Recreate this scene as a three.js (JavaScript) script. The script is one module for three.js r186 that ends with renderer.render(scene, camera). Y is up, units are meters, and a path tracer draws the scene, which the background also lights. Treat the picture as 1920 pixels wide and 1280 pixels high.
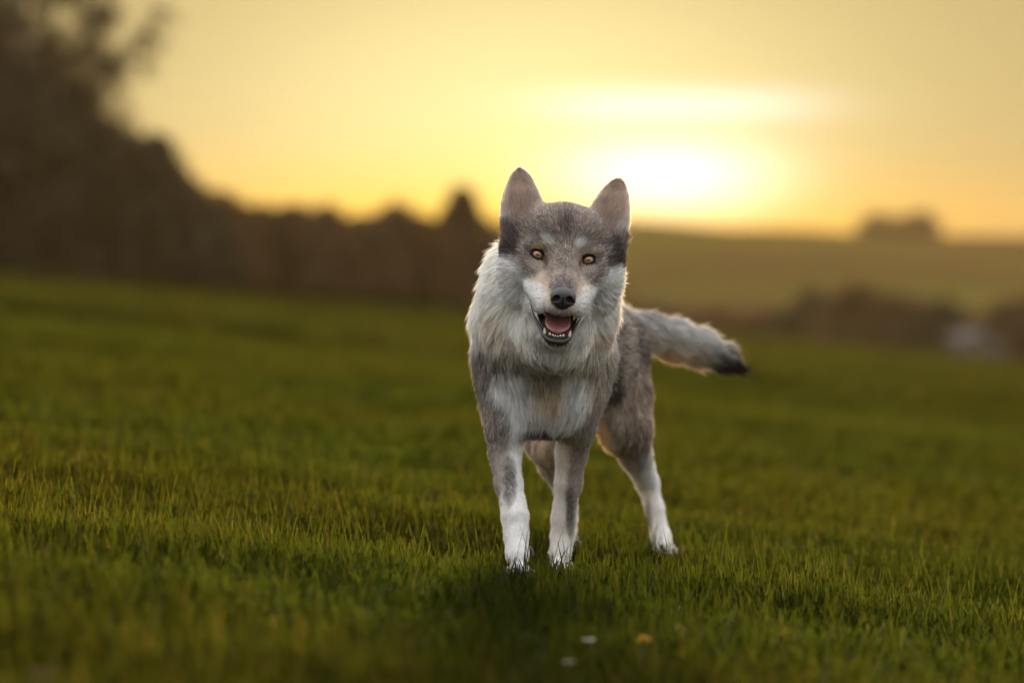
import * as THREE from 'three';
import { createNoise3D, createNoise2D } from 'simplex-noise';

// ------------------------------------------------------------------ camera, sky, sun, exposure
const EYE = 0.582;                       // camera height above the turf
const F = 7200;                          // focal length in pixels of the 1920 x 1280 photograph (135 mm lens)
const camera = new THREE.PerspectiveCamera(2 * Math.atan(640 / F) * 180 / Math.PI, 1920 / 1280, 0.1, 3000);
camera.position.set(0, EYE, 0);
camera.rotation.x = -Math.atan(100 / F);
camera.focus = 7.47;
camera.userData.fStop = 2.3;

const scene = new THREE.Scene();
const renderer = new THREE.WebGLRenderer({ antialias: true });
renderer.toneMapping = THREE.LinearToneMapping;
renderer.toneMappingExposure = 6.0;
renderer.shadowMap.enabled = true;

const R = (d) => d * Math.PI / 180;
const SUN_AZ = R(2.4), SUN_EL = R(3.0);  // to the right of the view axis (-z), above the horizon
const sunDir = new THREE.Vector3(Math.sin(SUN_AZ) * Math.cos(SUN_EL), Math.sin(SUN_EL), -Math.cos(SUN_AZ) * Math.cos(SUN_EL));
const sun = new THREE.DirectionalLight(new THREE.Color(1.0, 0.70, 0.32), 4.8);
sun.position.copy(sunDir).multiplyScalar(60);
sun.target.position.set(0, 0.3, -7.8);
sun.position.add(sun.target.position);
sun.castShadow = true;
sun.shadow.radius = 18;   // a wide sun, veiled by evening haze
sun.shadow.mapSize.set(2048, 2048);
Object.assign(sun.shadow.camera, { left: -12, right: 12, top: 8, bottom: -8, near: 1, far: 160 });
scene.add(sun, sun.target);

const smooth = (a, b, x) => { const t = Math.min(1, Math.max(0, (x - a) / (b - a))); return t * t * (3 - 2 * t); };
{ // evening sky: warm haze round the sun, pale cool air elsewhere, brightened overhead as fill
  const W = 4096, H = 1024, data = new Float32Array(W * H * 4);
  for (let j = 0; j < H; j++) {
    const el = ((j + 0.5) / H - 0.5) * Math.PI, eld = el * 180 / Math.PI;
    for (let i = 0; i < W; i++) {
      const az = ((i + 0.5) / W - 0.5) * 2 * Math.PI;
      const x = Math.cos(az) * Math.cos(el), z = Math.sin(az) * Math.cos(el), y = Math.sin(el);
      const c = Math.min(1, Math.max(-1, x * sunDir.x + y * sunDir.y + z * sunDir.z)), ang = Math.acos(c) * 180 / Math.PI;
      let da = (Math.atan2(x, -z) - SUN_AZ) * 180 / Math.PI;
      if (da > 180) da -= 360; if (da < -180) da += 360;
      const e = Math.max(0, eld);
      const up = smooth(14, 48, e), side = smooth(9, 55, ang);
      // cool air; the rise overhead, out of view, is added to fill the dog
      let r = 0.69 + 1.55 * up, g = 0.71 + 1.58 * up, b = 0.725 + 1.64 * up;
      // warm side: dusty cream air
      const warm = 1 - side;
      const wr = 0.57, wg = 0.44, wb = 0.19;
      r += (wr - r) * warm; g += (wg - g) * warm; b += (wb - b) * warm;
      // glow round the sun
      const g1 = Math.exp(-(((da + 2.2) / 5.0) ** 2) - (((eld - 2.4) / 2.7) ** 2));
      r += 0.56 * g1; g += 0.50 * g1; b += 0.24 * g1;
      // saturated yellow close to the horizon
      const hz = Math.exp(-((Math.max(0, eld - 0.5) / 1.15) ** 2)) * Math.exp(-(((da + 3.0) / 9) ** 2));
      r += 0.46 * hz; g += 0.0 * hz; b *= 1 - 0.94 * hz;
      // the sun behind thin haze and the bright streak of cloud over it
      const g2 = Math.exp(-((Math.abs(da + 0.1) / 1.6) ** 2.2) - (Math.abs((eld - 1.65) / 0.55) ** 2.2));
      r += 0.85 * g2; g += 0.92 * g2; b += 0.95 * g2;
      const g3 = Math.exp(-((Math.abs(da - 0.1) / 2.1) ** 3) - (Math.abs((eld - 2.72) / 0.2) ** 2.4));
      r += 0.40 * g3; g += 0.44 * g3; b += 0.62 * g3;
      const k = (j * W + i) * 4;
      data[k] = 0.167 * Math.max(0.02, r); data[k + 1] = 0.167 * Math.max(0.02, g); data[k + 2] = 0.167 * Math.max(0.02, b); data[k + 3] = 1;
    }
  }
  const t = new THREE.DataTexture(data, W, H, THREE.RGBAFormat, THREE.FloatType);
  t.mapping = THREE.EquirectangularReflectionMapping; t.magFilter = THREE.LinearFilter; t.needsUpdate = true;
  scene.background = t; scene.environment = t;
}

// ------------------------------------------------------------------ helpers
function rng(seed) { let a = seed >>> 0; return () => { a = (a + 0x6d2b79f5) | 0; let t = Math.imul(a ^ (a >>> 15), 1 | a); t = (t + Math.imul(t ^ (t >>> 7), 61 | t)) ^ t; return ((t ^ (t >>> 14)) >>> 0) / 4294967296; }; }
const n3 = createNoise3D(rng(11)), n2 = createNoise2D(rng(12));
const V = (x, y, z) => new THREE.Vector3(x, y, z);
const lin = (v) => { v /= 255; return v <= 0.04045 ? v / 12.92 : ((v + 0.055) / 1.055) ** 2.4; };
// a point d metres out, from the surveyed angles of the photograph (all things get their own distance)
const U = (px, py, d) => V((px - 960) / F * d, EYE + (540 - py) / F * d, -d);
const taken = new Map();
function numbered(n) { const k = taken.get(n) || 0; taken.set(n, k + 1); return k ? n + '_' + String(k).padStart(3, '0') : n; }
function tag(o, label, category, group) { o.userData.label = label; o.userData.category = category; if (group) o.userData.group = group; return o; }
function shade(o) { o.traverse((m) => { if (m.isMesh) { m.castShadow = true; m.receiveShadow = true; } }); return o; }
function mesh(name, geo, mat, parent) { const m = new THREE.Mesh(geo, mat); m.name = name; m.castShadow = m.receiveShadow = true; (parent || scene).add(m); return m; }
function geom(pos, idx, col, nor) {
  const g = new THREE.BufferGeometry();
  g.setAttribute('position', new THREE.BufferAttribute(pos instanceof Float32Array ? pos : new Float32Array(pos), 3));
  if (col) g.setAttribute('color', new THREE.BufferAttribute(col instanceof Float32Array ? col : new Float32Array(col), 3));
  if (idx) g.setIndex(new THREE.BufferAttribute(idx instanceof Uint32Array ? idx : new Uint32Array(idx), 1));
  if (nor) g.setAttribute('normal', new THREE.BufferAttribute(nor instanceof Float32Array ? nor : new Float32Array(nor), 3)); else g.computeVertexNormals();
  return g;
}

// ------------------------------------------------------------------ terrain
const groundY = (x, d) => {
  const field = -0.1 * 26 * Math.tanh(x / 26) + 0.012 * n2(x * 0.9, d * 0.9) + 0.05 * n2(x * 0.11 + 5, d * 0.11) * smooth(10, 30, d);
  const hill = -1.7 - 0.02 * x + 8.7 * smooth(115, 400, d) + (0.55 * n2(x * 0.018 + 3, 1.5) + 0.3 * n2(x * 0.05, 7.7)) * smooth(150, 400, d) - 9 * smooth(420, 640, d);
  const t = smooth(72, 115, d);
  return field * (1 - t) + hill * t;
};
{
  const ds = []; for (let d = -14; d < 24; d += 0.35) ds.push(d); for (let d = 24; d < 140; d *= 1.035) ds.push(d); for (let d = 140; d < 480; d *= 1.04) ds.push(d);
  const xs = []; for (let i = -90; i <= 90; i++) { const t = i / 90; xs.push(Math.sign(t) * (Math.abs(t) * 9 + Math.abs(t) ** 4 * 190)); }
  const pos = [], col = [], idx = [];
  for (const d of ds) for (const x of xs) {
    pos.push(x, groundY(x, Math.max(d, -14)), -d);
    let c = [0.060, 0.062, 0.014];
    const patch = n2(x * 0.6, d * 0.6) * 0.5 + n2(x * 2.3, d * 2.3) * 0.3;
    const f = 1 + 0.25 * patch; c = c.map((v) => v * f);
    if (d > 100) { // farmland: strips of pasture, stubble and ploughed earth
      const s = n2(x * 0.012 + 9, d * 0.021), q = n2(x * 0.03 + 2, d * 0.05 + 4);
      if (s + 0.35 * q > 0.25) c = [0.046, 0.028, 0.012];
      else if (s + 0.35 * q < -0.2) c = [0.058, 0.052, 0.012];
      else c = [0.044, 0.038, 0.010];
    }
    col.push(...c);
  }
  const nx = xs.length;
  for (let j = 0; j + 1 < ds.length; j++) for (let i = 0; i + 1 < nx; i++) { const a = j * nx + i; idx.push(a, a + 1, a + nx, a + 1, a + nx + 1, a + nx); }
  const ground = mesh('ground', geom(pos, idx, col), new THREE.MeshPhysicalMaterial({ vertexColors: true, roughness: 1, specularIntensity: 0 }));
  ground.userData.kind = 'structure';
}

// ------------------------------------------------------------------ grass
const bladeMat = new THREE.MeshPhysicalMaterial({ vertexColors: true, roughness: 0.85, transmission: 0.6, thickness: 0, side: THREE.DoubleSide, specularIntensity: 0.25 });
function clump(seed, n, spread, hMin, hMax, width, lean) {
  const r = rng(seed), pos = [], col = [], idx = [], nor = [];
  for (let b = 0; b < n; b++) {
    const a = r() * 6.283, rad = Math.sqrt(r()) * spread, bx = Math.cos(a) * rad, bz = Math.sin(a) * rad;
    const h = hMin + (hMax - hMin) * r() ** 1.6, dir = r() * 6.283, ln = lean * (0.15 + r() * r()) * h, w = width * (0.65 + 0.7 * r()), face = dir + (r() - 0.5) * 2.2;
    const sx = Math.cos(face + 1.57) * w / 2, sz = Math.sin(face + 1.57) * w / 2, cut = r() < 0.35;
    const dry = r() < 0.04, t0 = 0.8 + 0.4 * r(), base = pos.length / 3, S = 4;
    for (let s = 0; s <= S; s++) {
      const t = s / S, y = h * t * (1 - 0.22 * (ln / h) * t), off = ln * t * t, k = s === S ? (cut ? 0.45 : 0.06) : 1 - 0.35 * t;
      const cx = bx + Math.cos(dir) * off, cz = bz + Math.sin(dir) * off;
      pos.push(cx - sx * k, y - 0.004, cz - sz * k, cx + sx * k, y - 0.004, cz + sz * k);
      for (let q = 0; q < 2; q++) {
        nor.push(Math.cos(face), 0.25, Math.sin(face));
        if (dry) col.push(1.7 * t0, 1.05 * t0, 2.2 * t0); else col.push(t0, t0, t0);
      }
      if (s) { const p = base + s * 2; idx.push(p - 2, p - 1, p, p - 1, p + 1, p); }
    }
  }
  return geom(pos, idx, col, nor);
}
const TROD = [[972, 7.56], [1050, 7.87], [1247, 8.48]].map(([p, d]) => [(p - 960) / F * d, d]);
function sow(name, geos, n, place, sMin, sMax, seed, label) {
  const r = rng(seed), per = Math.ceil(n / geos.length), m4 = new THREE.Matrix4(), q = new THREE.Quaternion(), e = new THREE.Euler(), c = new THREE.Color();
  geos.forEach((g, gi) => {
    const im = new THREE.InstancedMesh(g, bladeMat, per);
    for (let i = 0; i < per; i++) {
      const [x, d] = place(r), s = sMin + (sMax - sMin) * r();
      let vig = 0.75 + 0.35 * (n2(x * 0.8 + 40, d * 0.8) * 0.5 + 0.5);
      for (const [px_, pd] of TROD) vig *= 0.85 + 0.15 * smooth(0.04, 0.12, Math.hypot(x - px_, (d - pd) * 0.6));   // trodden down by the paws
      e.set((r() - 0.5) * 0.16, r() * 6.283, (r() - 0.5) * 0.16 - 0.05); q.setFromEuler(e);
      m4.compose(V(x, groundY(x, d), -d), q, V(s, s * vig * (0.8 + 0.45 * r()), s)); im.setMatrixAt(i, m4);
      const patch = 0.5 + 0.5 * n2(x * 0.35 + 70, d * 0.25), v = 0.8 + 0.4 * r();
      c.setRGB((0.062 + 0.034 * patch + 0.012 * r()) * v, (0.102 + 0.010 * patch) * v, 0.013 * v); im.setColorAt(i, c);
    }
    im.name = numbered(name); im.castShadow = im.receiveShadow = true;
    im.userData = { kind: 'stuff', label, category: 'grass', group: 'turf of the field' };
    scene.add(im);
  });
}
const wedge = (d0, d1, k, m, p) => (r) => { const d = d0 + (d1 - d0) * r() ** p; return [(r() * 2 - 1) * (d * k + m), d]; };
const gA = [1, 2, 3, 4].map((s) => clump(100 + s, 15, 0.038, 0.016, 0.074, 0.0023, 0.8));
const gTall = [1, 2, 3].map((s) => clump(140 + s, 3, 0.032, 0.05, 0.16, 0.0026, 0.55));
const gB = [1, 2, 3].map((s) => clump(180 + s, 16, 0.09, 0.03, 0.085, 0.006, 0.8));
const gC = [1, 2].map((s) => clump(220 + s, 16, 0.22, 0.05, 0.13, 0.016, 0.8));
const GL = 'short green turf of the sloping field';
sow('grass', gA, 56000, wedge(4.0, 11.5, 0.17, 0.75, 1.0), 0.8, 1.25, 301, GL);
sow('grass', gTall, 15000, wedge(4.0, 11.5, 0.17, 0.75, 1.0), 0.6, 1.15, 302, 'taller single blades rising out of the turf');
sow('grass', gB, 30000, wedge(11, 30, 0.20, 1.2, 1.2), 0.8, 1.3, 303, 'turf of the field beyond the dog');
sow('grass', gC, 36000, wedge(28, 92, 0.28, 2, 1.0), 0.8, 1.4, 304, 'far turf running up to the hedges');

// ------------------------------------------------------------------ the wolfdog
const tilt = R(6), ex = V(Math.cos(tilt), -Math.sin(tilt), 0), ey = V(Math.sin(tilt), Math.cos(tilt), 0), ez = V(0, 0, 1), E0 = U(1056, 481, 7.5);
const HD = (a, b, c) => E0.clone().addScaledVector(ex, a / 1000).addScaledVector(ey, b / 1000).addScaledVector(ez, c / 1000);
const toHead = (p) => { const x = p.x - E0.x, y = p.y - E0.y, z = p.z - E0.z; return [(x * ex.x + y * ex.y) * 1000, (x * ey.x + y * ey.y) * 1000, z * 1000]; };
const prims = [];
// g: coat region; L: hair length (m); lift: how far hair stands off; flow: direction or function
const cap = (g, A, ra, B, rb, k, o = {}) => prims.push({ t: 0, g, ax: A.x, ay: A.y, az: A.z, bx: B.x, by: B.y, bz: B.z, ra, rb, k, ...o });
const ell = (g, C, rx, ry, rz, k, o = {}) => prims.push({ t: 1, g, ax: C.x, ay: C.y, az: C.z, rx, ry, rz, k, ...o });
const back = V(0.2, -0.12, -1).normalize(), down = V(0, -1, -0.1).normalize();
// trunk
cap('body', U(1030, 655, 7.86), 0.112, U(1078, 668, 8.2), 0.122, 0.03, { L: 0.032, lift: 0.32, flow: back });
cap('body', U(1078, 668, 8.2), 0.122, U(1122, 640, 8.5), 0.088, 0.04, { L: 0.032, lift: 0.32, flow: back });
ell('chest', U(1022, 695, 7.81), 0.100, 0.125, 0.105, 0.04, { L: 0.034, lift: 0.3, flow: V(0, -1, 0.12) });
cap('neck', HD(0, 0, -135), 0.078, U(1020, 600, 7.80), 0.126, 0.04, { L: 0.034, lift: 0.31, flow: V(0, -0.8, -0.35) });
ell('ruff', U(1030, 575, 7.70), 0.134, 0.125, 0.088, 0.04, { L: 0.033, lift: 0.31, flow: null });
cap('chest', U(1024, 630, 7.735), 0.108, U(1020, 700, 7.79), 0.098, 0.04, { L: 0.034, lift: 0.29, flow: V(0, -1, 0.05) });
cap('ruff', U(985, 520, 7.76), 0.078, U(960, 600, 7.78), 0.076, 0.03, { L: 0.034, lift: 0.31, flow: V(-0.35, -0.9, -0.25) });
// shoulders, front legs
for (const [sx, el] of [[946, U(948, 800, 7.765)], [1092, U(1082, 795, 7.865)]]) cap('shoulder', U(sx, 680, 7.84), 0.06, el, 0.038, 0.055, { L: 0.024, lift: 0.25, flow: V(0, -1, -0.15) });
const leg = { L: 0.008, lift: 0.22, flow: V(0, -1, 0) };
const chain = (g, pts, k, o) => { for (let i = 0; i + 1 < pts.length; i++) cap(g, pts[i][0], pts[i][1], pts[i + 1][0], pts[i + 1][1], k, o); };
chain('frontleg', [[U(948, 800, 7.765), 0.038], [U(947, 850, 7.76), 0.0315], [U(953, 905, 7.72), 0.026], [U(962, 945, 7.69), 0.0225], [U(966, 968, 7.675), 0.0245], [U(968, 1000, 7.665), 0.0225], [U(970, 1040, 7.64), 0.0235]], 0.012, leg);
chain('frontleg', [[U(1082, 795, 7.865), 0.038], [U(1071, 850, 7.91), 0.031], [U(1066, 905, 7.93), 0.0265], [U(1060, 950, 7.945), 0.0225], [U(1058, 972, 7.95), 0.0245], [U(1055, 1005, 7.955), 0.0220], [U(1051, 1036, 7.945), 0.0235]], 0.012, leg);
// hind legs
const hind = { L: 0.022, lift: 0.28, flow: V(0.05, -1, -0.25) };
chain('thigh', [[U(1150, 660, 8.5), 0.076], [U(1160, 745, 8.44), 0.064], [U(1172, 800, 8.40), 0.050], [U(1191, 850, 8.46), 0.034]], 0.035, hind);
chain('hindleg', [[U(1191, 850, 8.46), 0.035], [U(1214, 905, 8.58), 0.0245], [U(1227, 950, 8.58), 0.0195], [U(1239, 1005, 8.57), 0.020], [U(1245, 1030, 8.55), 0.0225]], 0.012, leg);
chain('thigh', [[U(1085, 670, 8.45), 0.085], [U(1055, 760, 8.36), 0.066], [U(1030, 820, 8.30), 0.046], [U(1040, 870, 8.38), 0.032]], 0.035, hind);
chain('hindleg', [[U(1040, 870, 8.38), 0.032], [U(1060, 915, 8.5), 0.0245], [U(1064, 960, 8.5), 0.0195], [U(1066, 1015, 8.49), 0.020], [U(1066, 1040, 8.46), 0.0225]], 0.012, leg);
// paws: pad body and four toes each
function paw(C, s) {
  ell('paw', C, 0.027 * s, 0.021 * s, 0.034 * s, 0.012, leg);
  [-1.5, -0.5, 0.5, 1.5].forEach((i) => {
    const f = Math.abs(i) > 1 ? 0.018 : 0.026;
    cap('paw', C.clone().add(V(i * 0.0125 * s, 0.004, 0.006)), 0.0115 * s, C.clone().add(V(i * 0.0122 * s, -0.009 * s, f * s)), 0.0105 * s, 0.004, { L: 0.005, lift: 0.2, flow: V(0, -0.9, 0.4) });
  });
}
const paws = [[U(972, 1064, 7.61), 1.06], [U(1050, 1058, 7.92), 1.0], [U(1247, 1046, 8.53), 0.95], [U(1066, 1053, 8.44), 0.95]];
for (const [C, s] of paws) { C.y = groundY(C.x, -C.z) + 0.023 * s; paw(C, s); }
// tail
const tailFlow = { L: 0.036, lift: 0.24, flow: V(0.93, -0.4, -0.15) };
chain('tail', [[U(1150, 600, 8.6), 0.030], [U(1212, 622, 8.66), 0.033], [U(1262, 637, 8.72), 0.036], [U(1310, 651, 8.78), 0.033], [U(1352, 668, 8.82), 0.022], [U(1382, 688, 8.84), 0.010]], 0.03, tailFlow);
// head
const HK = 0.014, face = { L: 0.013, lift: 0.34, flow: 'head' };
const he = (g, a, b, c, rx, ry, rz, k = HK, o = face) => ell(g, HD(a, b, c), rx / 1000, ry / 1000, rz / 1000, k, { head: true, ...o });
const hc = (g, a, ra, b, rb, k = HK, o = face) => cap(g, HD(...a), ra / 1000, HD(...b), rb / 1000, k, o);
he('head', -2, 44, -72, 84, 62, 78, 0.02);
for (const s of [-1, 1]) {
  he('head', s * 27 - 1, 38, -28, 38, 40, 34, 0.02);                        // forehead halves
  he('head', s * 51, 17, -14, 23, 11, 19, 0.012);                           // brow ridge
  he('head', s * 56, -24, -44, 38, 38, 46, 0.02);                           // cheek bone
  he('temple', s * 86, 6, -78, 28, 44, 34, 0.025, { L: 0.022, lift: 0.34, flow: 'head' });
  he('cheek', s * 82, -38, -78, 36, 62, 40, 0.03, { L: 0.027, lift: 0.34, flow: 'head' });
}
hc('head', [0, 10, -12], 34, [3, -30, 30], 26, 0.016, { ...face, L: 0.008 });
hc('muzzle', [3, -30, 30], 26, [7, -68, 88], 20, 0.012, { ...face, L: 0.006, lift: 0.22 });
for (const s of [-1, 1]) {
  hc('muzzle', [s * 44 + 1, -52, -10], 24, [6 + s * 15, -96, 86], 17, 0.024, { ...face, L: 0.006, lift: 0.22 });
  hc('muzzle', [s * 53, -68, 0], 15, [4 + s * 32, -101, 62], 15.5, 0.014, { ...face, L: 0.006, lift: 0.22 });
  hc('jaw', [s * 42, -95, -14], 17, [4 + s * 14, -160, 62], 7.5, 0.010, { ...face, L: 0.008, lift: 0.25 });
}
he('muzzle', 6, -100, 92, 24, 15, 13, 0.008, { ...face, L: 0.005, lift: 0.22 });
he('jaw', 4, -167, 60, 19, 9, 15, 0.008, { ...face, L: 0.010, lift: 0.25 });
hc('jaw', [0, -140, -20], 34, [2, -164, 40], 14, 0.014, { ...face, L: 0.014 });
hc('ruff', [0, -95, -60], 62, [-2, -150, -110], 70, 0.03, { L: 0.028, lift: 0.3, flow: V(0, -1, 0.2) });
// ears: cupped shells, opening forwards
for (const s of [-1, 1]) prims.push({ t: 2, g: 'ear', s, k: 0.012, L: 0.008, lift: 0.25, flow: 'ear' });
const EAR = { base: [83, 66, -78], tip: [103, 166, -84] };
function earLocal(s, a, b, c) {
  const ba = s * EAR.base[0] - 3, bb = EAR.base[1], ta = s * EAR.tip[0] - 4, tb = EAR.tip[1];
  let ux = ta - ba, uy = tb - bb; const len = Math.hypot(ux, uy); ux /= len; uy /= len;
  const da = a - ba, db = b - bb;
  const S = (da * ux + db * uy) / len, T = s * (da * uy - db * ux), D = c - (-80 - 6 * S);       // T: > 0 outwards
  return [S, T, D, len];
}
function earWidth(S) { const q = Math.min(1, Math.max(0, S)); return 43 * Math.max(0, 1 - q ** 1.55) ** 0.6; }
function earDist(s, a, b, c) {
  const [S, T, D, len] = earLocal(s, a, b, c), w = Math.max(1, earWidth(S)), mid = -9 * Math.max(0, S), u = (T - mid * 0.4) / w;
  const bowl = -19 * Math.max(0, 1 - u * u) * (1 - 0.25 * Math.max(0, S));
  const dd = Math.abs(D - bowl) - 3.6, dt = (Math.abs(u) - 1) * w, ds = Math.max((S - 1) * len, (-0.55 - S) * len);
  const o = Math.max(dd * 0.7, dt * 0.8, ds);
  return (o - 1.2) / 1000 * 0.75;
}
function primDist(P, x, y, z) {
  if (P.t === 0) {
    const bax = P.bx - P.ax, bay = P.by - P.ay, baz = P.bz - P.az, pax = x - P.ax, pay = y - P.ay, paz = z - P.az;
    const h = Math.min(1, Math.max(0, (pax * bax + pay * bay + paz * baz) / (bax * bax + bay * bay + baz * baz)));
    const dx = pax - bax * h, dy = pay - bay * h, dz = paz - baz * h;
    return Math.sqrt(dx * dx + dy * dy + dz * dz) - (P.ra + (P.rb - P.ra) * h);
  }
  let dx, dy, dz;
  if (P.t === 1) {
    dx = x - P.ax; dy = y - P.ay; dz = z - P.az;
    if (P.head) { const q = dx * ex.x + dy * ex.y, w = dx * ey.x + dy * ey.y; dx = q; dy = w; }
    const a = dx / P.rx, b = dy / P.ry, c = dz / P.rz, k0 = Math.sqrt(a * a + b * b + c * c);
    const a2 = a / P.rx, b2 = b / P.ry, c2 = c / P.rz, k1 = Math.sqrt(a2 * a2 + b2 * b2 + c2 * c2);
    return k1 < 1e-9 ? -Math.min(P.rx, P.ry, P.rz) : k0 * (k0 - 1) / k1;
  }
  dx = x - E0.x; dy = y - E0.y;
  return earDist(P.s, (dx * ex.x + dy * ex.y) * 1000, (dx * ey.x + dy * ey.y) * 1000, (z - E0.z) * 1000);
}
// what is cut out: the open mouth, the eye sockets
const cuts = [];
{
  const C = (A, ra, B, rb, k) => { const a = HD(...A), b = HD(...B); cuts.push({ t: 0, ax: a.x, ay: a.y, az: a.z, bx: b.x, by: b.y, bz: b.z, ra: ra / 1000, rb: rb / 1000, k }); };
  for (const s of [-1, 0, 1]) { C([s * 24, -100, 0], 9, [3 + s * 16, -133, 110], 12.5, 0.004); C([s * 20, -104, 0], 9, [3 + s * 14, -146, 96], 12.5, 0.004); C([s * 30, -112, 10], 8, [4 + s * 20, -146, 80], 9, 0.004); }
  for (const s of [-1, 1]) { C([s * 46.5, -1.6, -14], 8.6, [s * 46.5, -1.6, 30], 9, 0.004); C([s * 53.5, -0.4, -14], 8.6, [s * 53.5, -0.4, 30], 9, 0.004); }
}
const smin = (a, b, k) => { const h = Math.max(k - Math.abs(a - b), 0) / k; return Math.min(a, b) - h * h * k * 0.25; };
function cutDist(x, y, z) { let d = 1; for (const c of cuts) d = Math.min(d, primDist(c, x, y, z)); return d; }
function sdf(list, x, y, z) {
  let d = 1; for (const P of list) d = smin(d, primDist(P, x, y, z), P.k);
  d += 0.0006 * n3(x * 26, y * 26, z * 26);
  if (d < 0.03) for (const c of cuts) d = -smin(-d, primDist(c, x, y, z), c.k);
  return d;
}
// surface nets on the cells near the skin
function skin() {
  const h = 0.0036, lo = [-0.16, -0.03, -9.02], hi = [0.66, 0.90, -7.30], B = 8;
  const n = [0, 1, 2].map((i) => Math.ceil((hi[i] - lo[i]) / h / B) * B + 1), [nx, ny, nz] = n;
  const f = new Float32Array(nx * ny * nz).fill(1), live = [];
  for (let bk = 0; bk < nz - 1; bk += B) for (let bj = 0; bj < ny - 1; bj += B) for (let bi = 0; bi < nx - 1; bi += B) {
    const cx = lo[0] + (bi + B / 2) * h, cy = lo[1] + (bj + B / 2) * h, cz = lo[2] + (bk + B / 2) * h, rad = B * h * 0.95;
    let dm = 1; const ds = prims.map((P) => { const q = primDist(P, cx, cy, cz); if (q < dm) dm = q; return q; });
    if (dm > rad + 0.02) continue;
    const list = prims.filter((_, i) => ds[i] < dm + 2 * rad + 0.05);
    const dc = sdf(list, cx, cy, cz);
    if (Math.abs(dc) > rad * 2.2 + 0.012) { if (dc < 0) for (let k = bk; k <= bk + B; k++) for (let j = bj; j <= bj + B; j++) for (let i = bi; i <= bi + B; i++) { const q = (k * ny + j) * nx + i; if (f[q] === 1) f[q] = -1; } continue; }
    live.push([bi, bj, bk]);
    for (let k = bk; k <= bk + B; k++) for (let j = bj; j <= bj + B; j++) for (let i = bi; i <= bi + B; i++) f[(k * ny + j) * nx + i] = sdf(list, lo[0] + i * h, lo[1] + j * h, lo[2] + k * h);
  }
  const vid = new Map(), pos = [], idx = [];
  const cell = (i, j, k) => {
    const key = (k * ny + j) * nx + i; let v = vid.get(key); if (v !== undefined) return v;
    let sx = 0, sy = 0, sz = 0, c = 0;
    for (let a = 0; a < 3; a++) for (let u = 0; u < 2; u++) for (let w = 0; w < 2; w++) {
      const o = [0, 0, 0]; o[(a + 1) % 3] = u; o[(a + 2) % 3] = w;
      const p = ((k + o[2]) * ny + j + o[1]) * nx + i + o[0], step = a === 0 ? 1 : a === 1 ? nx : nx * ny, fa = f[p], fb = f[p + step];
      if ((fa < 0) !== (fb < 0)) { const t = fa / (fa - fb); const q = [o[0], o[1], o[2]]; q[a] += t; sx += q[0]; sy += q[1]; sz += q[2]; c++; }
    }
    v = pos.length / 3; vid.set(key, v); pos.push(lo[0] + (i + sx / c) * h, lo[1] + (j + sy / c) * h, lo[2] + (k + sz / c) * h); return v;
  };
  const done = new Set();
  for (const [bi, bj, bk] of live) for (let k = Math.max(1, bk); k < Math.min(nz - 1, bk + B); k++) for (let j = Math.max(1, bj); j < Math.min(ny - 1, bj + B); j++) for (let i = Math.max(1, bi); i < Math.min(nx - 1, bi + B); i++) {
    const p = (k * ny + j) * nx + i, fa = f[p];
    for (let a = 0; a < 3; a++) {
      const fb = f[p + (a === 0 ? 1 : a === 1 ? nx : nx * ny)];
      if ((fa < 0) === (fb < 0)) continue;
      const q = (u, w) => { const o = [i, j, k]; o[(a + 1) % 3] -= u; o[(a + 2) % 3] -= w; return cell(...o); };
      const v0 = q(1, 1), v1 = q(0, 1), v2 = q(0, 0), v3 = q(1, 0);
      if (fa < 0) idx.push(v0, v1, v2, v0, v2, v3); else idx.push(v0, v2, v1, v0, v3, v2);
    }
  }
  return { pos: new Float32Array(pos), idx: new Uint32Array(idx) };
}

// --- coat: colour by region and by patches that belong to the animal
const C = (r, g, b, k = 1.75) => { const c = [r, g, b].map((v) => lin(v) * k), m = Math.max(1, Math.max(...c) / 0.86); return c.map((v) => v / m); };
const COL = {
  white: [0.92, 0.905, 0.885], cream: [0.92, 0.895, 0.85], tan: C(168, 152, 130), grey: C(138, 130, 121), agouti: C(118, 108, 101), dark: C(62, 51, 45, 1.3), black: C(32, 27, 26, 1.2), pink: C(176, 152, 140), slate: C(100, 92, 86), pale: C(180, 170, 158),
};
const REGION = { body: COL.slate, chest: C(186, 174, 156), neck: COL.cream, ruff: COL.cream, shoulder: COL.grey, frontleg: COL.white, thigh: C(132, 121, 108), hindleg: COL.white, paw: COL.white, tail: C(150, 147, 143), head: COL.agouti, temple: COL.dark, cheek: COL.cream, muzzle: COL.pale, jaw: COL.cream, ear: C(140, 122, 112) };
const patches = [];
const pt = (c, rx, ry, rz, col, amt = 1, groups = null, soft = 0.3) => patches.push({ c, rx, ry, rz, col, amt, groups, soft });
const hp = (a, b, c, ra, rb, rc, col, amt = 1, rot = 0, soft = 0.3) => patches.push({ head: [a, b, c], rx: ra, ry: rb, rz: rc, col, amt, rot: R(rot), soft });
const px = (v, d = 7.75) => v * d / F;
const bp = (x, y, d, rx, ry, rz, col, amt, groups, soft) => pt(U(x, y, d), px(rx, d), px(ry, d), rz, col, amt, groups, soft);
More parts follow.
